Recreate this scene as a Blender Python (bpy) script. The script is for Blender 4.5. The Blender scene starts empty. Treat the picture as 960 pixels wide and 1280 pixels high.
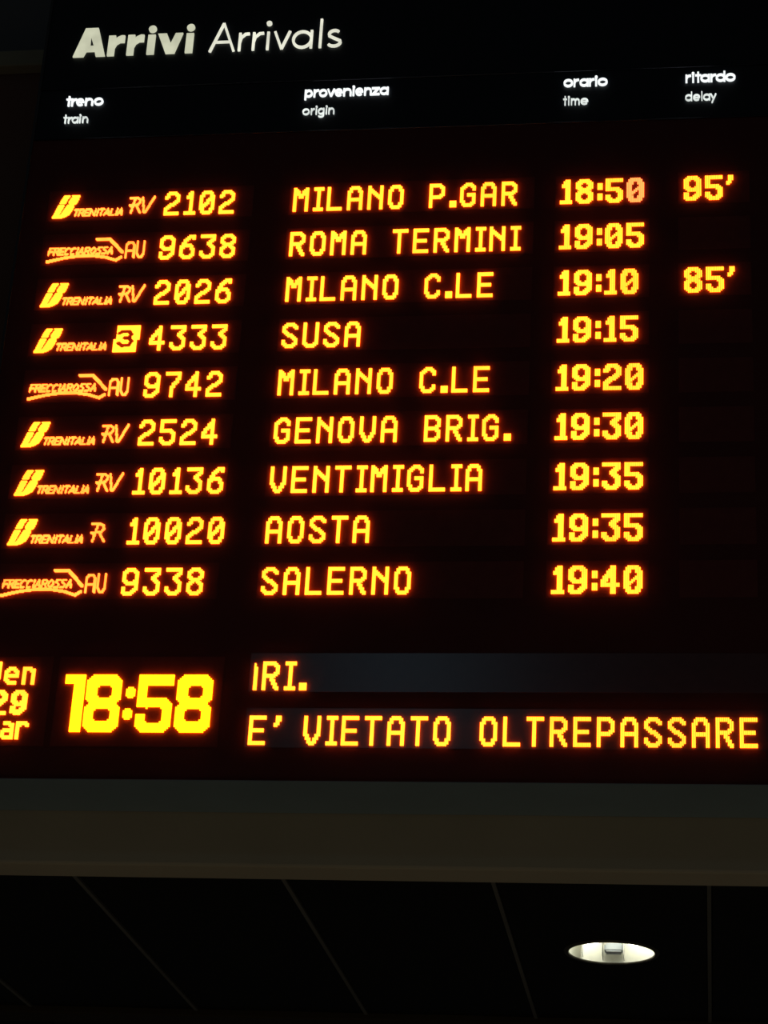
import bpy, bmesh, math, random
from mathutils import Matrix, Vector

C = bpy.context.scene.collection
SC = bpy.context.scene
random.seed(4)

# ---------------------------------------------------------------- camera
# board front plane is y = 0 (facing -y), x runs along the board, row one's baseline is at z = Z0
Z0 = 4.392
FPX = 2780.42
cam_d = bpy.data.cameras.new('camera')
cam = bpy.data.objects.new('camera', cam_d)
C.objects.link(cam)
cam_d.sensor_fit = 'VERTICAL'
cam_d.sensor_height = 32.0
cam_d.lens = FPX / 1280.0 * 32.0
cam_d.clip_end = 200
rv = Vector((-0.44273, 0.14236, 0.02288))
Rb = Matrix.Rotation(rv.length, 3, rv.normalized())        # board axes (x right, y down, z away) -> view axes (x right, y down, z ahead)
W = Matrix(((1, 0, 0), (0, 0, 1), (0, -1, 0)))             # board axes -> world axes
right = W @ Rb.transposed() @ Vector((1, 0, 0))
up = W @ Rb.transposed() @ Vector((0, -1, 0))
back = W @ Rb.transposed() @ Vector((0, 0, -1))
M = Matrix((right, up, back)).transposed().to_4x4()
M.translation = Vector((0.83661, -4.25098, Z0 - 2.79202))
cam.matrix_world = M
SC.camera = cam

# ---------------------------------------------------------------- world, lights, exposure
world = bpy.data.worlds.new('station_dim_air')
SC.world = world
world.use_nodes = True
bg = world.node_tree.nodes['Background']
bg.inputs[0].default_value = (0.86, 0.95, 1.0, 1)
bg.inputs[1].default_value = 0.011


def area(name, loc, target, sx, sy, power, col):
    d = bpy.data.lights.new(name, 'AREA')
    d.shape = 'RECTANGLE'
    d.size, d.size_y, d.energy, d.color = sx, sy, power, col
    o = bpy.data.objects.new(name, d)
    C.objects.link(o)
    o.location = loc
    o.rotation_euler = (Vector(target) - Vector(loc)).to_track_quat('-Z', 'Y').to_euler()
    return o


area('hall_lamp', (-0.95, -8.0, 6.42), (0.15, 0, 3.26), 0.6, 0.36, 1.9, (0.42, 0.78, 1.0))
area('underside_fill', (0.4, -1.2, 0.35), (0.3, 0.2, 3.0), 5.0, 1.2, 3.2, (1.0, 0.86, 0.60))  # added warm fill from below to brighten board underside and beam; no real source

SC.view_settings.view_transform = 'Standard'
SC.view_settings.look = 'None'
SC.view_settings.exposure = 0
SC.view_settings.gamma = 1
SC.view_settings.use_curve_mapping = False
SC.cycles.max_bounces = 6


# ---------------------------------------------------------------- materials
def new_mat(name):
    m = bpy.data.materials.new(name)
    m.use_nodes = True
    return m, m.node_tree.nodes, m.node_tree.links, m.node_tree.nodes['Principled BSDF']


def plain(name, col, rough=0.5, metal=0.0, var=0.15, scale=12.0, spec=0.5, bump=0.0):
    m, N, L, b = new_mat(name)
    b.inputs['Roughness'].default_value = rough
    b.inputs['Metallic'].default_value = metal
    b.inputs['Specular IOR Level'].default_value = spec
    tc = N.new('ShaderNodeTexCoord')
    nz = N.new('ShaderNodeTexNoise')
    nz.inputs['Scale'].default_value = scale
    nz.inputs['Detail'].default_value = 4
    L.new(tc.outputs['Object'], nz.inputs['Vector'])
    mx = N.new('ShaderNodeMix')
    mx.data_type = 'RGBA'
    mx.inputs['A'].default_value = (*[c * (1 - var) for c in col], 1)
    mx.inputs['B'].default_value = (*[min(1, c * (1 + var)) for c in col], 1)
    L.new(nz.outputs['Fac'], mx.inputs['Factor'])
    L.new(mx.outputs['Result'], b.inputs['Base Color'])
    if bump:
        bp = N.new('ShaderNodeBump')
        bp.inputs['Strength'].default_value = bump
        bp.inputs['Distance'].default_value = 0.002
        L.new(nz.outputs['Fac'], bp.inputs['Height'])
        L.new(bp.outputs['Normal'], b.inputs['Normal'])
    return m


def glow(name, col, strength, var=0.0, scale=30.0):
    m, N, L, b = new_mat(name)
    b.inputs['Base Color'].default_value = (0.02, 0.02, 0.02, 1)
    b.inputs['Emission Color'].default_value = (*col, 1)
    b.inputs['Emission Strength'].default_value = strength
    if var:
        tc = N.new('ShaderNodeTexCoord')
        nz = N.new('ShaderNodeTexNoise')
        nz.inputs['Scale'].default_value = scale
        L.new(tc.outputs['Object'], nz.inputs['Vector'])
        mr = N.new('ShaderNodeMapRange')
        mr.inputs['From Min'].default_value = 0.3
        mr.inputs['From Max'].default_value = 0.7
        mr.inputs['To Min'].default_value = strength * (1 - var)
        mr.inputs['To Max'].default_value = strength * (1 + var)
        L.new(nz.outputs['Fac'], mr.inputs['Value'])
        L.new(mr.outputs['Result'], b.inputs['Emission Strength'])
    return m


LED = glow('amber_led', (6.0, 1.02, 0.05), 1.0, 0.16, 9.0)
LED_BIG = glow('bright_amber_led', (8.0, 1.5, 0.012), 1.0)
LED_DIM = glow('weak_amber_led', (3.6, 0.55, 0.12), 1.0)
LED_LOGO = glow('fine_amber_led', (4.6, 0.66, 0.07), 1.0, 0.2, 15.0)
OPAL = glow('backlit_cream_acrylic', (0.55, 0.56, 0.41), 1.0, 0.14, 22.0)
OPAL_THIN = glow('backlit_pale_acrylic', (0.80, 0.80, 0.66), 1.0, 0.15, 24.0)
OPAL_SMALL = glow('backlit_white_acrylic', (1.02, 1.08, 1.08), 1.0)
OPAL_SMALL_THIN = glow('backlit_dim_white_acrylic', (0.78, 0.84, 0.80), 1.0, 0.25, 40.0)
MODULE = plain('matte_dark_red_led_module', (0.22, 0.055, 0.05), 0.6, 0, 0.15, 40, 0.1)
MODULE_GLOSS = plain('semi_gloss_black_led_module', (0.15, 0.058, 0.06), 0.24, 0, 0.15, 40, 0.6)
FRONT = plain('dark_red_black_front_sheet', (0.15, 0.040, 0.038), 0.6, 0, 0.2, 6, 0.1)
HEADER = plain('blue_black_header_sheet', (0.010, 0.013, 0.020), 0.45, 0, 0.2, 6, 0.4)
BEAD = plain('dark_anodised_bead', (0.10, 0.10, 0.12), 0.25, 1.0, 0.1, 20)
CASING = plain('grey_blue_painted_steel', (0.30, 0.40, 0.44), 0.55, 0, 0.10, 7, 0.3, 0.15)
CASING_DARK = plain('dark_painted_steel', (0.05, 0.05, 0.055), 0.5, 0, 0.1, 9)
BEAM = plain('beige_painted_beam', (0.66, 0.58, 0.42), 0.8, 0, 0.10, 5, 0.2, 0.2)
WALL = plain('dark_upper_wall_paint', (0.20, 0.20, 0.205), 0.85, 0, 0.15, 2.5, 0.1)
WALL_LOW = plain('dark_brown_wall_paint', (0.24, 0.13, 0.10), 0.85, 0, 0.15, 2.5, 0.1)
LEDGE = plain('olive_painted_ledge', (0.42, 0.38, 0.26), 0.7, 0, 0.2, 8, 0.2)
SOFFIT = plain('dark_metal_ceiling_panel', (0.020, 0.018, 0.013), 0.6, 0, 0.2, 3, 0.1)
JOINT = plain('grey_ceiling_joint_strip', (0.20, 0.19, 0.16), 0.6, 0, 0.3, 4, 0.2)
BEAM_BACK = plain('dark_brown_cross_beam', (0.08, 0.06, 0.035), 0.7, 0, 0.1, 4, 0.1)
FLOOR = plain('grey_terrazzo', (0.30, 0.29, 0.27), 0.4, 0, 0.35, 60, 0.4)
REFLECTOR = plain('white_lamp_reflector', (0.90, 0.90, 0.82), 0.35, 0, 0.03, 20)
RING = plain('dark_grey_trim_ring', (0.10, 0.09, 0.07), 0.5, 0, 0.1, 20)
BAFFLE = plain('grey_lamp_baffle', (0.45, 0.45, 0.42), 0.5, 0, 0.1, 20)
TUBE = glow('warm_white_lamp_tube', (1.0, 0.99, 0.82), 5.6)
TUBE_CAP = plain('grey_lamp_socket', (0.66, 0.72, 0.82), 0.5, 0, 0.05, 20)


# ---------------------------------------------------------------- mesh helpers
def obj(name, bm, mat, parent=None, smooth=False):
    me = bpy.data.meshes.new(name)
    bm.to_mesh(me)
    bm.free()
    me.materials.append(mat)
    if smooth:
        for p in me.polygons:
            p.use_smooth = True
    o = bpy.data.objects.new(name, me)
    C.objects.link(o)
    if parent is not None:
        o.parent = parent
    return o


def box(bm, x0, x1, y0, y1, z0, z1, skip=()):
    v = [bm.verts.new(p) for p in ((x0, y0, z0), (x1, y0, z0), (x1, y1, z0), (x0, y1, z0),
                                   (x0, y0, z1), (x1, y0, z1), (x1, y1, z1), (x0, y1, z1))]
    f = {'bottom': (3, 2, 1, 0), 'top': (4, 5, 6, 7), 'front': (0, 1, 5, 4), 'back': (2, 3, 7, 6), 'left': (3, 0, 4, 7), 'right': (1, 2, 6, 5)}
    for k, q in f.items():
        if k not in skip:
            bm.faces.new([v[i] for i in q])


def bbox(x0, x1, y0, y1, z0, z1, bevel=0.0):
    bm = bmesh.new()
    box(bm, x0, x1, y0, y1, z0, z1)
    if bevel:
        bmesh.ops.bevel(bm, geom=bm.edges[:], offset=bevel, segments=2, affect='EDGES', profile=0.5)
    return bm


def tag(o, label=None, cat=None, group=None, kind=None):
    if label: o['label'] = label
    if cat: o['category'] = cat
    if group: o['group'] = group
    if kind: o['kind'] = kind
    return o


def structure(name, bm, mat, parent=None, label=None):
    o = obj(name, bm, mat, parent)
    if parent is None:
        o['kind'] = 'structure'
    if label: o['label'] = label
    return o


# ---------------------------------------------------------------- setting
FACE = 0.2116            # front face of the beam behind the board
ZB = Z0 - 1.374          # underside of the board
ZS = Z0 - 1.491          # underside of the beam = dark lower ceiling
structure('floor', bbox(-6, 7, -10, 6, -0.1, 0), FLOOR, label='grey speckled station floor under the board')
wu = structure('wall_back', bbox(-6, 7, FACE + 0.03, FACE + 0.25, Z0 + 0.648, 8.0), WALL, label='dark wall rising behind the arrivals board')
structure('lower_wall_band', bbox(-6, 7, FACE + 0.03, FACE + 0.25, ZS + 0.3, Z0 + 0.600), WALL_LOW, wu, 'dark brown wall band below the ledge')
lg = structure('trim_1', bbox(-6, 7, FACE - 0.005, FACE + 0.2, Z0 + 0.600, Z0 + 0.648, 0.004), LEDGE, label='narrow olive ledge running along the wall left of the board')
structure('trim_2', bbox(-6, 7, FACE, FACE + 0.10, ZS, ZS + 0.30, 0.006), BEAM, label='beige beam under the arrivals board at the ceiling edge')
JX = [-1.908, -1.450, -0.991, -0.529, -0.066, 0.387, 0.841, 1.298, 1.755, 2.212]
ceil = structure('ceiling', bbox(-4, 5, FACE + 0.10, 4.4, ZS + 0.130, ZS + 0.20), SOFFIT, label='dark low ceiling of long metal panels')
for a, b in zip(JX[:-1], JX[1:]):
    lamp_bay = abs((a + b) / 2 - 0.614) < 0.05
    if not lamp_bay:
        obj('ceiling_panel', bbox(a + 0.006, b - 0.006, FACE + 0.101, 1.62, ZS + 0.012, ZS + 0.029, 0.002), SOFFIT, ceil)
    else:                                               # the panel with the round cut-out for the lamp
        bm = bmesh.new()
        x0, x1, y0, y1, cx, cy, r = a + 0.006, b - 0.006, FACE + 0.101, 1.62, 0.614, 0.920, 0.103
        nseg = 48
        inner, outer = [], []
        for k in range(nseg):
            t = 2 * math.pi * k / nseg
            c, s = math.cos(t), math.sin(t)
            inner.append((cx + r * c, cy + r * s))
            q = min((x1 - cx) / c if c > 1e-6 else 9, (x0 - cx) / c if c < -1e-6 else 9,
                    (y1 - cy) / s if s > 1e-6 else 9, (y0 - cy) / s if s < -1e-6 else 9)
            outer.append((cx + q * c, cy + q * s))
        vi = [bm.verts.new((x, y, ZS + 0.012)) for x, y in inner]
        vo = [bm.verts.new((x, y, ZS + 0.012)) for x, y in outer]
        vt = [bm.verts.new((x, y, ZS + 0.029)) for x, y in inner]
        for k in range(nseg):
            j = (k + 1) % nseg
            bm.faces.new((vi[k], vo[k], vo[j], vi[j]))
            bm.faces.new((vi[k], vi[j], vt[j], vt[k]))
        for px_, py_ in ((x0, y0), (x1, y0), (x1, y1), (x0, y1)):   # corner fills
            near = sorted(range(nseg), key=lambda k: (outer[k][0] - px_) ** 2 + (outer[k][1] - py_) ** 2)
            e = [k for k in range(nseg) if (abs(outer[k][0] - px_) > 1e-5) != (abs(outer[(k + 1) % nseg][0] - px_) > 1e-5)
                 and (abs(outer[k][1] - py_) < 1e-5) != (abs(outer[(k + 1) % nseg][1] - py_) < 1e-5)]
            for k in e:
                bm.faces.new((vo[k], vo[(k + 1) % nseg], bm.verts.new((px_, py_, ZS + 0.012))))
        bmesh.ops.recalc_face_normals(bm, faces=bm.faces[:])
        obj('ceiling_panel', bm, SOFFIT, ceil)
for i, x in enumerate(JX):
    obj('joint_strip', bbox(x - 0.0045, x + 0.0045, FACE + 0.101, 1.62, ZS + 0.008, ZS + 0.029), JOINT, ceil)
for a, b in zip(JX[:-1], JX[1:]):
    obj('ceiling_panel', bbox(a + 0.006, b - 0.006, 1.76, 3.2, ZS + 0.012, ZS + 0.029, 0.002), SOFFIT, ceil)
structure('trim_3', bbox(-4, 5, 1.63, 1.75, ZS - 0.004, ZS + 0.03, 0.004), BEAM_BACK, label='dark brown cross strip across the low ceiling')


# ---------------------------------------------------------------- round ceiling lamp
def ring_strip(bm, prof, cx, cy, n=48):
    rows = [[bm.verts.new((cx + r * math.cos(2 * math.pi * k / n), cy + r * math.sin(2 * math.pi * k / n), z)) for k in range(n)] for r, z in prof]
    for a, b in zip(rows[:-1], rows[1:]):
        for k in range(n):
            j = (k + 1) % n
            bm.faces.new((a[k], a[j], b[j], b[k]))
    return rows


LX, LY = 0.614, 0.920
lamp = bpy.data.objects.new('recessed_downlight', None)
C.objects.link(lamp)
lamp.location = (LX, LY, ZS + 0.012)
tag(lamp, 'lit round downlight recessed in the dark ceiling below the board', 'lamp')
bm = bmesh.new()
ring_strip(bm, [(0.100, 0.004), (0.100, -0.002), (0.103, -0.004), (0.110, -0.003), (0.112, 0.0)], 0, 0)
obj('trim_ring', bm, RING, lamp, True)
bm = bmesh.new()
rows = ring_strip(bm, [(0.100, 0.0), (0.098, 0.03), (0.094, 0.055), (0.082, 0.080), (0.05, 0.094), (0.012, 0.098)], 0, 0)
bm.faces.new(rows[-1])
bmesh.ops.recalc_face_normals(bm, faces=bm.faces[:])
obj('reflector', bm, REFLECTOR, lamp, True)
for sx in (-0.048, 0.050):
    bm = bmesh.new()
    bmesh.ops.create_cone(bm, cap_ends=True, segments=16, radius1=0.016, radius2=0.016, depth=0.12,
                          matrix=Matrix.Translation((sx, 0.0, 0.044)) @ Matrix.Rotation(math.pi / 2, 4, 'X'))
    obj('lamp_tube', bm, TUBE, lamp, True)
bm = bmesh.new()
box(bm, -0.020, 0.024, 0.052, 0.088, 0.016, 0.036)
bmesh.ops.bevel(bm, geom=bm.edges[:], offset=0.004, segments=2, affect='EDGES')
obj('lamp_socket', bm, TUBE_CAP, lamp)
for sx in (-0.070, -0.024, 0.026):
    h = math.sqrt(0.094 ** 2 - sx ** 2)
    obj('baffle', bbox(sx - 0.0006, sx + 0.0006, h * 0.25, h, 0.003, 0.055), BAFFLE, lamp)

# ---------------------------------------------------------------- the arrivals board
board = bpy.data.objects.new('arrivals_board', None)
C.objects.link(board)
board.location = (0.15, 0.1, ZB)
tag(board, 'large black station arrivals board with glowing amber train rows', 'sign board')
XL, XR, ZT = -0.738, 1.020, Z0 + 0.735
PROUD = 0.0042   # how far the lit dots stand out of their panel
PANEL_Y = PROUD


def bpart(name, bm, mat, parent=None, label=None, smooth=False):
    """part of the board given in world coordinates"""
    off = -Vector(board.location)
    bmesh.ops.translate(bm, verts=bm.verts[:], vec=off)
    o = obj(name, bm, mat, parent or board, smooth)
    if label: o['label'] = label
    return o


bpart('casing', bbox(XL, XR, 0.020, FACE - 0.002, ZB + 0.002, ZT, 0.004), CASING_DARK)
bpart('bottom_plate', bbox(XL, XR, 0.0, FACE - 0.002, ZB, ZB + 0.0018), CASING, label='grey underside plate')
bpart('front_sheet', bbox(XL, XR, PANEL_Y + 0.0003, 0.0195, ZB + 0.0018, Z0 + 0.2215), FRONT)
header = bpart('header_panel', bbox(XL, XR, 0.004, 0.0195, Z0 + 0.2235, Z0 + 0.3655), HEADER, label='blue-black strip with white column headings')
title = bpart('title_panel', bbox(XL, XR, 0.004, 0.0195, Z0 + 0.3675, ZT), HEADER, label='blue-black strip with the large board title')
for z in (Z0 + 0.2225, Z0 + 0.3665):
    bm = bmesh.new()
    bmesh.ops.create_cone(bm, cap_ends=True, segments=12, radius1=0.0016, radius2=0.0016, depth=XR - XL,
                          matrix=Matrix.Translation(((XL + XR) / 2, 0.003, z)) @ Matrix.Rotation(math.pi / 2, 4, 'Y'))
    bpart('bead', bm, BEAD, smooth=True)
obj_side = [bpart('side_trim', bbox(x, x + 0.006, 0.0, 0.0195, ZB + 0.0018, ZT), CASING_DARK) for x in (XL - 0.006, XR)]

# ---- dot matrix lettering -------------------------------------------------
P = 0.00395      # dot pitch


def stamp(cells, lines, pw, ph):
    for pl in lines:
        for (x0, y0), (x1, y1) in zip(pl[:-1], pl[1:]):
            n = max(1, int(max(abs(x1 - x0), abs(y1 - y0)) + 0.5))
            for k in range(n + 1):
                cx = math.floor(x0 + (x1 - x0) * k / n + 0.5)
                cy = math.floor(y0 + (y1 - y0) * k / n + 0.5)
                for i in range(pw):
                    for j in range(ph):
                        cells.add((cx + i, cy + j))
    return cells


OCT = [(2, 0), (5, 0), (7, 3), (7, 11), (5, 14), (2, 14), (0, 11), (0, 3), (2, 0)]
G = {   # glyph -> (width of the skeleton + 2, strokes), 16 dots tall
    'A': (9, [[(0, 14), (0, 3), (2, 0), (5, 0), (7, 3), (7, 14)], [(0, 8), (7, 8)]]),
    'B': (9, [[(0, 0), (5, 0), (7, 2), (7, 5), (5, 7), (7, 9), (7, 12), (5, 14), (0, 14), (0, 0)], [(0, 7), (5, 7)]]),
    'C': (9, [[(7, 3), (7, 2), (5, 0), (3, 0), (0, 3), (0, 11), (2, 14), (5, 14), (7, 12), (7, 11)]]),
    'E': (9, [[(7, 0), (0, 0), (0, 14), (7, 14)], [(0, 7), (6, 7)]]),
    'G': (9, [[(7, 3), (7, 2), (5, 0), (3, 0), (0, 3), (0, 11), (2, 14), (5, 14), (7, 12), (7, 7), (4, 7)]]),
    'I': (6, [[(0, 0), (4, 0)], [(2, 0), (2, 14)], [(0, 14), (4, 14)]]),
    'L': (9, [[(0, 0), (0, 14), (7, 14)]]),
    'M': (9, [[(0, 14), (0, 0)], [(7, 0), (7, 14)], [(1, 1), (3, 4)], [(6, 1), (4, 4)], [(3, 5), (4, 5)]]),
    'N': (9, [[(0, 14), (0, 0)], [(7, 0), (7, 14)], [(0, 1), (7, 8)]]),
    'O': (9, [OCT]),
    'P': (9, [[(0, 14), (0, 0), (5, 0), (7, 2), (7, 6), (5, 8), (0, 8)]]),
    'R': (9, [[(0, 14), (0, 0), (5, 0), (7, 2), (7, 5), (5, 7), (0, 7)], [(4, 8), (5, 11), (7, 14)]]),
    'S': (9, [[(7, 2), (5, 0), (2, 0), (0, 2), (0, 4), (2, 6), (5, 8), (7, 10), (7, 12), (5, 14), (2, 14), (0, 12), (0, 11)]]),
    'T': (9, [[(0, 0), (7, 0)], [(3, 0), (3, 14)]]),
    'U': (9, [[(0, 0), (0, 12), (2, 14), (5, 14), (7, 12), (7, 0)]]),
    'V': (9, [[(0, 0), (0, 9), (3, 14), (4, 14), (7, 9), (7, 0)]]),
    '0': (9, [OCT, [(1, 10), (6, 4)]]),
    '1': (7, [[(1, 3), (3, 0), (3, 14)], [(0, 14), (5, 14)]]),
    '2': (9, [[(0, 3), (2, 0), (5, 0), (7, 2), (7, 5), (5, 7), (2, 9), (0, 11), (0, 14), (7, 14)]]),
    '3': (9, [[(0, 0), (7, 0), (7, 2), (4, 5), (5, 6), (7, 8), (7, 12), (5, 14), (2, 14), (0, 12), (0, 11)]]),
    '4': (9, [[(5, 0), (4, 2), (0, 8), (0, 10), (7, 10)], [(5, 0), (5, 14)]]),
    '5': (9, [[(7, 0), (0, 0), (0, 6), (5, 6), (7, 8), (7, 12), (5, 14), (2, 14), (0, 12), (0, 11)]]),
    '6': (9, [[(7, 1), (7, 0), (5, 0), (2, 3), (0, 7), (0, 12), (2, 14), (5, 14), (7, 12), (7, 9), (5, 6), (2, 6), (0, 8)]]),
    '7': (9, [[(0, 0), (7, 0), (7, 3), (3, 9), (3, 14)]]),
    '8': (9, [[(2, 0), (5, 0), (7, 2), (7, 4), (5, 6), (2, 6), (0, 4), (0, 2), (2, 0)], [(2, 7), (0, 9), (0, 12), (2, 14), (5, 14), (7, 12), (7, 9), (5, 7)]]),
    '9': (9, [[(0, 11), (0, 13), (2, 14), (4, 14), (7, 11), (7, 2), (5, 0), (2, 0), (0, 2), (0, 6), (2, 8), (5, 8), (7, 6)]]),
    '.': (4, [[(0, 12), (0, 14)], [(1, 12), (1, 14)]]),
    "'": (5, [[(3, 0), (2, 2), (1, 4)], [(2, 0), (2, 1)]]),
    ':': (4, [[(0, 3), (2, 3), (2, 5), (0, 5), (0, 3)], [(0, 10), (2, 10), (2, 12), (0, 12), (0, 10)]]),
}


def cells_for(ch, bold=False, tall=16):
    w, lines = G[ch]
    c = set()
    if bold and ch not in ".:'":
        stamp(c, lines[:1] if ch == '0' else lines, 3, 2)
        if ch == '0':
            stamp(c, [[(3, 9), (6, 6)]], 1, 2)
        w += 1
        if ch == '1':
            c = {(x, y) for x, y in c if x < 7}
            w = 7
    else:
        stamp(c, lines, 2, 2)
        if ch == ':':
            c = {(x, y) for x in range(3) for y in (3, 4, 5, 6, 10, 11, 12, 13)}
        if ch in ".":
            c = {(x, y) for x in range(4) for y in range(12, 16)}
    return c, w


def dots_bm(cells, x, z, pitch, tall, fill=0.86, y0=0.0):
    """one small proud square per lit dot; x, z = bottom left corner in the world"""
    bm = bmesh.new()
    g = pitch * (1 - fill) / 2
    for cx, cy in cells:
        xa, za = x + cx * pitch + g, z + (tall - 1 - cy) * pitch + g
        box(bm, xa, xa + pitch * fill, y0, PANEL_Y, za, za + pitch * fill, skip=('back',))
    return bm


def kind_of(ch):
    return 'digit' if ch.isdigit() else 'letter' if ch.isalpha() else 'punctuation_mark'


def text(s, x, z, parent, adv_gap=3, bold=False, mat=None, dim=(), starts=None):
    """a row of dot matrix characters, each its own object"""
    c = 0
    for i, ch in enumerate(s):
        if ch == ' ':
            c += 12
            continue
        cells, w = cells_for(ch, bold)
        if starts: c = starts[i]
        m = LED_DIM if i in dim else (mat or LED)
        o = bpart(kind_of(ch), dots_bm(cells, x + c * P, z, P, 16), m, parent)
        if i in dim: o['label'] = 'paler orange digit'
        c += 8 if ch == 'I' else 6 if ch == '.' else 5 if ch == "'" else 9 if (ch == '1') else 9 + adv_gap
    return c


# ---- raster of free shapes on a finer grid (train logos) --------------------
def seg_d(px, py, a, b):
    ax, ay = a
    bx, by = b
    dx, dy = bx - ax, by - ay
    t = max(0, min(1, ((px - ax) * dx + (py - ay) * dy) / max(1e-9, dx * dx + dy * dy)))
    return math.hypot(px - ax - t * dx, py - ay - t * dy)


def inside(px, py, poly):
    c = False
    for (x0, y0), (x1, y1) in zip(poly, poly[1:] + poly[:1]):
        if (y0 > py) != (y1 > py) and px < (x1 - x0) * (py - y0) / (y1 - y0) + x0:
            c = not c
    return c


FP = 0.00198     # fine pitch, metres


def raster(test, w_mm, h_mm, below=0):
    """cells of the fine grid where test(x, y) is true; mm, y up from the baseline"""
    out = set()
    H = int(h_mm / 1.98) + 1
    for i in range(int(w_mm / 1.98) + 2):
        for j in range(-int(below / 1.98) - 1, H):
            if test((i + 0.5) * 1.98, (j + 0.5) * 1.98):
                out.add((i, -j))
    return out


def fine(name, test, x, z, w, h, parent, mat=None, label=None):
    cells = raster(test, w, h, 2)
    o = bpart(name, dots_bm(cells, x, z, FP, 1, 0.97), mat or LED_LOGO, parent)
    if label: o['label'] = label
    return o


def strokes_test(lines, hw):
    def t(px, py):
        return any(seg_d(px, py, a, b) < hw for pl in lines for a, b in zip(pl[:-1], pl[1:]))
    return t


SMALL = {   # unit-square strokes for the small slanted logo capitals
    'T': [[(0, 1), (1, 1)], [(.5, 1), (.5, 0)]],
    'R': [[(0, 0), (0, 1), (.8, 1), (1, .8), (.8, .5), (0, .5)], [(.5, .5), (1, 0)]],
    'E': [[(1, 1), (0, 1), (0, 0), (1, 0)], [(0, .5), (.8, .5)]],
    'N': [[(0, 0), (0, 1), (1, 0), (1, 1)]],
    'I': [[(.5, 0), (.5, 1)]],
    'A': [[(0, 0), (.55, 1), (1, 0)], [(.2, .33), (.85, .33)]],
    'L': [[(0, 1), (0, 0), (1, 0)]],
    'F': [[(0, 0), (0, 1), (1, 1)], [(0, .5), (.8, .5)]],
    'C': [[(1, .9), (.6, 1), (.15, .8), (0, .4), (.2, 0), (.8, .05)]],
    'O': [[(.5, 1), (.95, .7), (.95, .3), (.5, 0), (.05, .3), (.05, .7), (.5, 1)]],
    'S': [[(1, 1), (.3, 1), (.1, .75), (.85, .4), (.7, 0), (0, 0)]],
}


def small_word(word, x0, x1, y0, h, slant, widths):
    """strokes of a small slanted word, mm"""
    tot = sum(widths) + 0.0
    k = (x1 - x0) / tot
    x, res = x0, []
    for ch, w in zip(word, widths):
        gw = w * k * 0.76
        for pl in SMALL[ch]:
            res.append([(x + u * gw + v * h * slant, y0 + v * h) for u, v in pl])
        x += w * k
    return res


def tren_logo(x, z, parent):
    outline = [(0, 1), (3, 8), (8, 22), (13, 38), (20, 55), (25, 62), (61, 62), (59, 50), (55, 40), (48, 35), (50, 33), (46, 20), (40, 9), (30, 3), (20, 0), (0, 0)]

    def t(px, py):
        if not inside(px, py, outline):
            return False
        if seg_d(px, py, (40, 58), (35, 50)) < 3.4 or seg_d(px, py, (35, 50), (31, 38)) < 3.2 or seg_d(px, py, (31, 38), (23, 20)) < 2.9 or seg_d(px, py, (23, 20), (18, 9)) < 2.2:
            return False
        if 35.5 < py < 39.7 and (12 < px < 38):
            return False
        return True
    fine('operator_emblem', t, x, z, 64, 64, parent, LED, label='slanted two-part railway emblem in amber dots')
    lines = small_word('TRENITALIA', 50, 170, 5, 16.5, 0.22, [11, 12, 11, 13, 6, 11, 13, 10, 5, 12])
    fine('operator_lettering', strokes_test(lines, 1.55), x, z, 176, 26, parent, label='small slanted operator name beside the emblem')


def arrow_logo(x, z, parent):
    lines = small_word('FRECCIAROSSA', 3, 158, 19.5, 17, 0.16, [11, 12, 11, 12, 12, 5, 13, 12, 13, 12, 12, 12])
    fine('operator_lettering', strokes_test(lines, 1.6), x, z, 168, 44, parent, label='small slanted service name over a swoosh')
    sw = [(0, 0), (20, 5), (45, 11), (80, 15), (110, 14.5), (140, 10), (166, 1), (178, 9)]
    up = [(116, 59), (146, 59), (179, 23)]
    t1, t2 = strokes_test([sw], 2.7), strokes_test([up], 3.3)
    fine('swoosh', lambda a, b: t1(a, b) or t2(a, b), x, z, 186, 66, parent, label='arrow swoosh around the service name')


def mark(kind, x, z, parent):
    """the train type after the logo; x = -0.666 based"""
    if kind == 'AV':
        a = [[(188, 8), (188, 40), (193, 48), (202, 48), (207, 40), (207, 8)], [(188, 25), (207, 25)]]
        v = [[(214, 49), (214, 18), (219, 8), (225, 8), (230, 18), (230, 49)]]
        fine('letter', strokes_test(a, 2.2), x, z, 240, 56, parent)
        fine('letter', strokes_test(v, 2.2), x, z, 240, 56, parent)
    if kind in ('RV', 'R'):
        r = [[(188, 9), (196, 49)], [(184, 50), (200, 50), (207, 46), (208, 38), (203, 31), (187, 29)], [(199, 30), (210, 9)], [(184, 29), (190, 26)]]
        if kind == 'R':
            r = [[(u * 1.15 - 26, w * 1.0 - 1) for u, w in pl] for pl in r]
        fine('letter', strokes_test(r, 2.1), x, z, 250, 58, parent)
    if kind == 'RV':
        v = [[(214, 49), (219, 11), (223, 11), (242, 52)]]
        fine('letter', strokes_test(v, 2.2), x, z, 256, 58, parent)
    if kind == '3':
        def t(px, py):
            sh = 0 if py > 30 else -6
            if not (190 + sh <= px <= 243 + sh and -1 < py < 65):
                return False
            q = [[(196, 46), (203, 51), (218, 51), (224, 43), (218, 34), (209, 34)], [(218, 34), (226, 25), (220, 15), (204, 14), (196, 21)]]
            return not strokes_test(q, 5.4)(px, py)
        o = fine('number_box', t, x, z, 250, 68, parent, LED, label='solid amber box with a dark figure 3')


def panel(x0, x1, zb, h, mat=MODULE, label=None, name='display_panel'):
    return bpart(name, bbox(x0, x1, PANEL_Y, 0.0047, zb, zb + h), mat, label=label)


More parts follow.
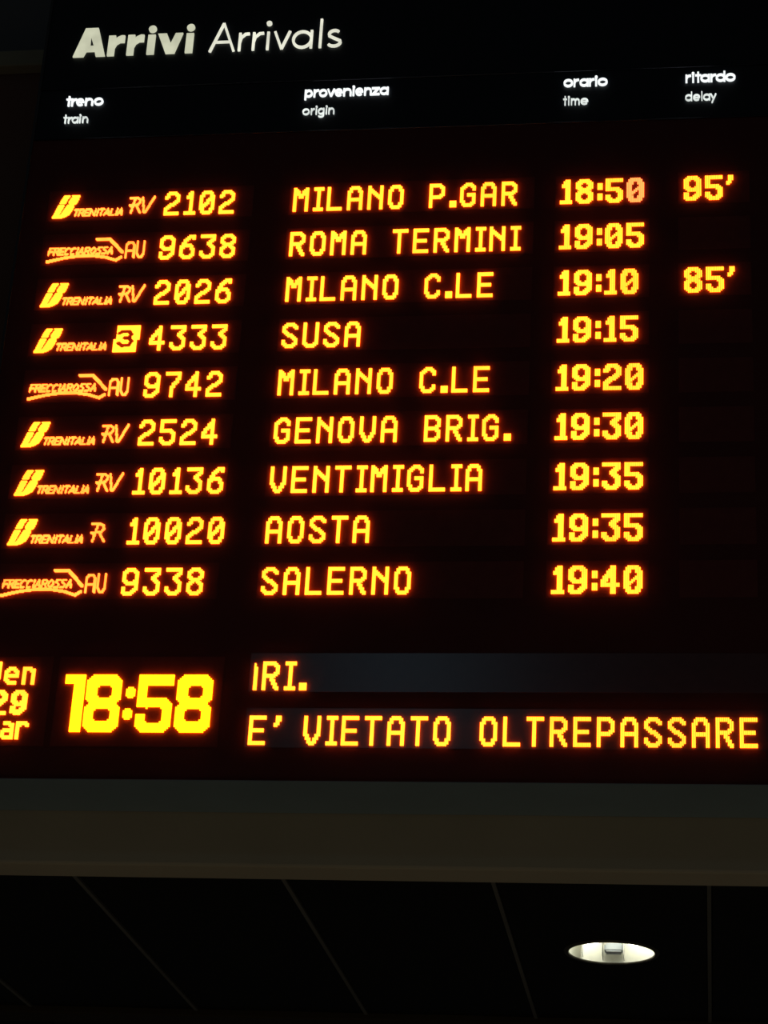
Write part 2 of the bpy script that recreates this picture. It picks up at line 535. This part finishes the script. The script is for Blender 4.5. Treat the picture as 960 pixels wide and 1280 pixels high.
ROWS = [('tren', 'RV', '2102', 'MILANO P.GAR', '18:50', "95'"),
        ('arrow', 'AV', '9638', 'ROMA TERMINI', '19:05', ''),
        ('tren', 'RV', '2026', 'MILANO C.LE', '19:10', "85'"),
        ('tren', '3', '4333', 'SUSA', '19:15', ''),
        ('arrow', 'AV', '9742', 'MILANO C.LE', '19:20', ''),
        ('tren', 'RV', '2524', 'GENOVA BRIG.', '19:30', ''),
        ('tren', 'RV', '10136', 'VENTIMIGLIA', '19:35', ''),
        ('tren', 'R', '10020', 'AOSTA', '19:35', ''),
        ('arrow', 'AV', '9338', 'SALERNO', '19:40', '')]
ordn = ['first', 'second', 'third', 'fourth', 'fifth', 'sixth', 'seventh', 'eighth', 'ninth']
for i, (logo, mk, num, name, tm, dl) in enumerate(ROWS):
    z = Z0 - 0.12 * i
    pt = panel(-0.680, -0.190, z - 0.008, 0.084)
    pn = panel(-0.104, 0.462, z - 0.008, 0.084)
    pm = panel(0.510, 0.722, z - 0.008, 0.084)
    pd = panel(0.786, 0.945, z - 0.008, 0.084)
    (tren_logo if logo == 'tren' else arrow_logo)(-0.666, z, pt)
    mark(mk, -0.666, z, pt)
    text(num, -0.399, z, pt)
    text(name, -0.0945, z, pn)
    # clock times: start column of each digit depends on where the narrow ones stand
    st, c = [], 0
    for j, ch in enumerate(tm):
        if ch == ':':
            c = max(c, 0)
            st.append(c + 0.4); c += 5
        else:
            st.append(c); c += 9 if ch == '1' else 12
    text(tm, 0.5205, z, pm, bold=True, starts=st, dim=(4,) if i == 0 else ())
    if dl:
        text(dl, 0.7985, z, pd, bold=True, starts=[0, 12, 23])

# ---- date, clock and running text -------------------------------------------
pc = panel(-0.700, -0.530, Z0 - 1.300, 0.200)
pk = panel(-0.515, -0.160, Z0 - 1.300, 0.200)
DATE = {
    'V': (8, 13, [[(0, 0), (0, 8), (3, 11), (6, 8), (6, 0)]]),
    'M': (9, 13, [[(0, 11), (0, 0), (3, 4), (4, 4), (7, 0), (7, 11)]]),
    'e': (8, 10, [[(0, 4), (6, 4), (6, 2), (4, 0), (2, 0), (0, 2), (0, 6), (2, 8), (5, 8)]]),
    'n': (7, 10, [[(0, 0), (0, 8)], [(0, 1), (1, 0), (3, 0), (5, 1), (5, 8)]]),
    'a': (7, 10, [[(1, 0), (3, 0), (5, 1), (5, 8), (1, 8), (0, 7), (0, 5), (1, 4), (5, 4)]]),
    'r': (7, 10, [[(0, 0), (0, 8)], [(0, 2), (2, 0), (4, 0), (5, 1)]]),
}


def date_text(s, starts, x, z):
    for ch, c in zip(s, starts):
        w, h, lines = DATE[ch]
        cells = stamp(set(), lines, 2, 2)
        bpart('letter', dots_bm(cells, x + c * P, z, P, h), LED, pc)


date_text('Ven', (0, 10, 20), -0.672, Z0 - 1.164)
date_text('Mar', (0, 12, 20), -0.672, Z0 - 1.286)
for ch, c in (('2', 9), ('9', 20)):
    w, lines = G[ch]
    lines = [[(x * 6 / 7, y * 11.6 / 14) for x, y in pl] for pl in lines]
    cells = stamp(set(), lines, 3, 2)
    bpart('digit', dots_bm(cells, -0.690 + c * P, Z0 - 1.232, P, 14), LED, pc)



def block(x0, y0, w, h, cut, corners='abcd'):
    """rectangle of dots with stepped corners (a top left, b top right, c bottom right, d bottom left)"""
    out = set()
    for x in range(w):
        for y in range(h):
            d = {'a': x + y, 'b': w - 1 - x + y, 'c': w - 1 - x + h - 1 - y, 'd': x + h - 1 - y}
            if all(d[k] >= cut for k in corners):
                out.add((x0 + x, y0 + y))
    return out


big = {'8': ((block(0, 0, 19, 16, 3, 'ab') & block(0, 0, 19, 16, 2, 'cd')) | (block(0, 16, 19, 16, 2, 'ab') & block(0, 16, 19, 16, 3, 'cd'))) - block(6, 6, 8, 7, 1) - block(5, 19, 9, 7, 1),
       '5': (block(0, 0, 19, 6, 0) | block(0, 0, 5, 18, 0) | block(0, 13, 19, 19, 3, 'bcd')) - block(5, 18, 9, 9, 1) - block(0, 18, 5, 4, 0),
       '1': {(x, y) for x in range(11) for y in range(32) if y < 5 or 5 <= x <= 10},
       ',': {(x, y + 19) for x in range(5) for y in range(6) if not ((x in (0, 4)) and (y in (0, 5)))},
       ';': {(x, y + 7) for x in range(5) for y in range(6) if not ((x in (0, 4)) and (y in (0, 5)))}}
for ch, c in (('1', 0), ('8', 12), (',', 33), (';', 33.6), ('5', 40), ('8', 61)):
    bpart('digit' if ch.isdigit() else 'colon_dot', dots_bm(big[ch], -0.4975 + c * 0.00398, Z0 - 1.269, 0.00398, 32), LED_BIG, pk,
          label='large bright clock figure' if ch.isdigit() else 'large round dot of the clock colon')

p1 = panel(-0.104, 0.962, Z0 - 1.178, 0.086, MODULE_GLOSS, 'semi-gloss upper running-text panel')
p2 = panel(-0.104, 0.962, Z0 - 1.300, 0.086, MODULE_GLOSS)
cells, w = cells_for('A')
cells = {(x, y) for x, y in cells if x >= 7 and y > 0}
bpart('letter', dots_bm(cells, -0.0975 - 6.2 * P, Z0 - 1.175, P, 16), LED, p1, label='right edge of a letter scrolling off')
text('RI.', -0.0760, Z0 - 1.175, p1)
text("E' VIETATO OLTREPASSARE", -0.0955, Z0 - 1.295, p2)


# ---- white header lettering: backlit acrylic letters ---------------------------
def ribbon(bm, pts, w, closed=False, y0=-0.001, y1=0.004):
    """flat stroke with thickness along a polyline; mm in, metres out; x from board zero, y up from the row-one baseline"""
    n = len(pts)
    L_, R_ = [], []
    ws = w if isinstance(w, (list, tuple)) else [w] * n
    for i in range(n):
        if closed:
            a, b = Vector(pts[i - 1]), Vector(pts[(i + 1) % n])
        else:
            a, b = Vector(pts[max(0, i - 1)]), Vector(pts[min(n - 1, i + 1)])
        p = Vector(pts[i])
        d1 = (p - a).normalized() if (p - a).length > 1e-6 else (b - p).normalized()
        d2 = (b - p).normalized() if (b - p).length > 1e-6 else d1
        nrm = Vector((-(d1 + d2).y, (d1 + d2).x)).normalized()
        k = 1 / max(0.5, nrm.dot(Vector((-d1.y, d1.x))))
        L_.append(p + nrm * ws[i] / 2 * k)
        R_.append(p - nrm * ws[i] / 2 * k)
    V = lambda q, y: bm.verts.new((q[0] / 1000, y, Z0 + q[1] / 1000))
    lf, rf, lb, rb = [[V(q, y) for q in s] for s, y in ((L_, y0), (R_, y0), (L_, y1), (R_, y1))]
    m = n if closed else n - 1
    for i in range(m):
        j = (i + 1) % n
        bm.faces.new((lf[i], rf[i], rf[j], lf[j]))
        bm.faces.new((lf[i], lf[j], lb[j], lb[i]))
        bm.faces.new((rf[j], rf[i], rb[i], rb[j]))
    if not closed:
        bm.faces.new((lf[0], lb[0], rb[0], rf[0]))
        bm.faces.new((lf[-1], rf[-1], rb[-1], lb[-1]))


def disc(bm, cx, cy, r, y0=-0.001, y1=0.004, n=20):
    f = [bm.verts.new(((cx + r * math.cos(2 * math.pi * k / n)) / 1000, y0, Z0 + (cy + r * math.sin(2 * math.pi * k / n)) / 1000)) for k in range(n)]
    b = [bm.verts.new((v.co.x, y1, v.co.z)) for v in f]
    bm.faces.new(f)
    for k in range(n):
        bm.faces.new((f[k], f[(k + 1) % n], b[(k + 1) % n], b[k]))


def poly(bm, outer, y0=-0.001, y1=0.004):
    f = [bm.verts.new((x / 1000, y0, Z0 + y / 1000)) for x, y in outer]
    b = [bm.verts.new((x / 1000, y1, Z0 + y / 1000)) for x, y in outer]
    bm.faces.new(f)
    for k in range(len(f)):
        bm.faces.new((f[k], f[(k + 1) % len(f)], b[(k + 1) % len(f)], b[k]))


def arc(cx, cy, rx, ry, a0, a1, n=14):
    return [(cx + rx * math.cos(math.radians(a0 + (a1 - a0) * k / n)), cy + ry * math.sin(math.radians(a0 + (a1 - a0) * k / n))) for k in range(n + 1)]


def gl(ch, x0, x1, base, xh, cap, w, dot=None, lean=0.0):
    """strokes of one geometric sans letter between x0 and x1"""
    bm = bmesh.new()
    h = w / 2
    cx = (x0 + x1) / 2
    rx, ry = (x1 - x0 - w) / 2, (xh - w) / 2
    yc = base + xh / 2
    T = base + xh
    if ch in 'oadegpqb':
        ccx, crx = cx, rx
        if ch == 'e':
            ribbon(bm, arc(cx, yc, rx, ry, 0, 318, 20), w)
            ribbon(bm, [(x0 + h, yc), (x1 - h * 0.2, yc)], w * 0.7)
        else:
            ribbon(bm, arc(cx, yc, rx, ry, 0, 360, 24)[:-1], w, True)
    if ch in 'adgq':
        lo = base - (cap - xh) if ch in 'gq' else base
        hi = base + cap if ch == 'd' else T
        if ch == 'g':
            ribbon(bm, [(x1 - h, hi), (x1 - h, lo + ry * .7)] + arc(cx, lo + ry * .7, rx, ry * .7, 0, -150, 8)[1:], w)
        else:
            ribbon(bm, [(x1 - h, lo), (x1 - h, hi)], w)
    if ch == 'p':
        ribbon(bm, [(x0 + h, base - (cap - xh)), (x0 + h, T)], w)
    if ch in 'rnm':
        ribbon(bm, [(x0 + h, base), (x0 + h, T)], w)
    if ch == 'r':
        ribbon(bm, [(x0 + h, base + xh * .45), (x0 + h + (x1 - x0) * .12, base + xh * .74), (x0 + (x1 - x0) * .62, T - h * 1.15), (x1, T - h * 0.9)], w * 0.95)
    if ch == 'n':
        ribbon(bm, arc(cx, base + xh * .55, rx, xh * .45 - h, 180, 0, 10) + [(x1 - h, base)], w)
    if ch == 'm':
        r2 = rx / 2
        for c in (x0 + h + r2, x0 + h + 3 * r2):
            ribbon(bm, arc(c, base + xh * .6, r2, xh * .4 - h, 180, 0, 8) + [(c + r2, base)], w)
    if ch in 'il':
        ribbon(bm, [(cx, base), (cx, base + cap if ch == 'l' else T)], w)
        if ch == 'i':
            disc(bm, cx, base + cap - (dot or w * .6) , dot or w * .6)
    if ch == 't':
        ribbon(bm, [(cx, base), (cx, base + cap)], w)
        ribbon(bm, [(x0, T - w * .35), (x1, T - w * .35)], w * .7)
    if ch == 'v':
        ribbon(bm, [(x0 + h * 1.05, T), (cx, base + h * .3)], w)
        ribbon(bm, [(x1 - h * 1.05, T), (cx, base + h * .3)], w)
    if ch == 'y':
        ribbon(bm, [(x0 + h, T), (cx + 0.6, base + xh * .18)], w)
        ribbon(bm, [(x1 - h, T), (cx - (x1 - cx) * .45, base - (cap - xh))], w)
    if ch == 'z':
        ribbon(bm, [(x0, T - h), (x1, T - h)], w)
        ribbon(bm, [(x0, base + h), (x1, base + h)], w)
        ribbon(bm, [(x1 - h * 1.4, T - h), (x0 + h * 1.4, base + h)], w)
    if ch == 's':
        r = (x1 - x0 - w) / 2
        q = (xh - w) / 4
        ribbon(bm, arc(cx, T - h - q, r * .85, q, 40, 200, 8) + [(cx, yc)] + arc(cx, base + h + q, r, q, 20, -150, 8), w)
    if ch == 'A':
        ribbon(bm, [(x0 + h * 1.05, base), (cx, base + cap - h * .4)], w)
        ribbon(bm, [(x1 - h * 1.05, base), (cx, base + cap - h * .4)], w)
        ribbon(bm, [(x0 + (x1 - x0) * .22, base + cap * .33), (x1 - (x1 - x0) * .22, base + cap * .33)], w * .8)
    return bm


B = 461            # height of the title baseline above row one, mm
bm = bmesh.new()   # heavy capital A: solid legs around a small triangular counter
poly(bm, [(-669, B), (-643, B), (-637, B + 15), (-629, B + 31), (-630, B + 60), (-630, B + 84), (-645, B + 84)])
poly(bm, [(-612, B), (-589, B), (-613, B + 84), (-630, B + 84), (-630, B + 60), (-620, B + 31), (-616, B + 15)])
poly(bm, [(-637, B + 15), (-616, B + 15), (-620, B + 31), (-629, B + 31)])
bpart('letter', bm, OPAL, title, 'heavy cream capital letter')
for x0, x1 in ((-584, -544), (-536, -496)):
    bm = bmesh.new()
    y = B + 59
    poly(bm, [(x0, B), (x0 + 17, B), (x0 + 17, B + 22), (x0 + 17, y), (x0, y)])
    poly(bm, [(x0 + 17, B + 22), (x0 + 21, B + 32), (x0 + 29, B + 38), (x1, B + 38), (x1, y - 1), (x0 + 32, y), (x0 + 22, y - 5), (x0 + 17, y - 10)])
    bpart('letter', bm, OPAL, title, 'heavy cream letter')
for cx in (-477, -382):
    bm = bmesh.new()
    poly(bm, [(cx - 9, B), (cx + 9, B), (cx + 9, B + 57), (cx - 9, B + 57)])
    disc(bm, cx, B + 74.5, 9.8)
    bpart('letter', bm, OPAL, title, 'heavy cream letter')
bm = bmesh.new()
poly(bm, [(-439, B), (-428, B), (-428, B + 30), (-440, B + 59), (-462, B + 59)])
poly(bm, [(-428, B), (-417, B), (-400, B + 59), (-418, B + 59), (-428, B + 30)])
bpart('letter', bm, OPAL, title, 'heavy cream letter')


def word(s, spans, base, xh, cap, w, mat, parent, dot=None, label=None):
    for ch, (a, b) in zip(s, spans):
        o = bpart('letter', gl(ch, a, b, base, xh, cap, w, dot), mat, parent)
        if label: o['label'] = label


word('Arrivals', [(-333, -268), (-261, -235), (-227, -200), (-193, -185), (-176, -133), (-130, -80), (-65, -57), (-46, -9)],
     B, 52, 84, 6.1, OPAL_THIN, title, 6.6, 'thin cream letter')
for wd, spans, base in (
        ('treno', [(-670, -656), (-657, -644), (-645, -625), (-623, -603), (-601, -578)], 317),
        ('provenienza', [(-88, -69), (-67, -54), (-54, -34), (-35, -15), (-16, 3), (4, 24), (25, 32), (33, 52), (54, 72), (72, 91), (91, 112)], 318),
        ('orario', [(523, 545), (546, 559), (560, 581), (582, 595), (595, 602), (602, 625)], 321),
        ('ritardo', [(804, 817), (818, 825), (826, 840), (838, 860), (861, 874), (873, 895), (895, 918)], 321)):
    word(wd, spans, base, 21, 28, 4.3, OPAL_SMALL, header, 3.2, 'bold white letter')
for wd, spans, base in (
        ('train', [(-671, -661), (-659, -649), (-650, -634), (-632, -628), (-624, -610)], 267.5),
        ('origin', [(-90, -73), (-70, -61), (-59, -55), (-53, -38), (-35, -31), (-28, -14)], 268),
        ('time', [(523, 532), (534, 538), (541, 561), (563, 581)], 270),
        ('delay', [(803, 819), (821, 837), (839, 843), (844, 860), (860, 874)], 270)):
    word(wd, spans, base, 17, 24, 2.6, OPAL_SMALL_THIN, header, 2.3, 'thin white letter')
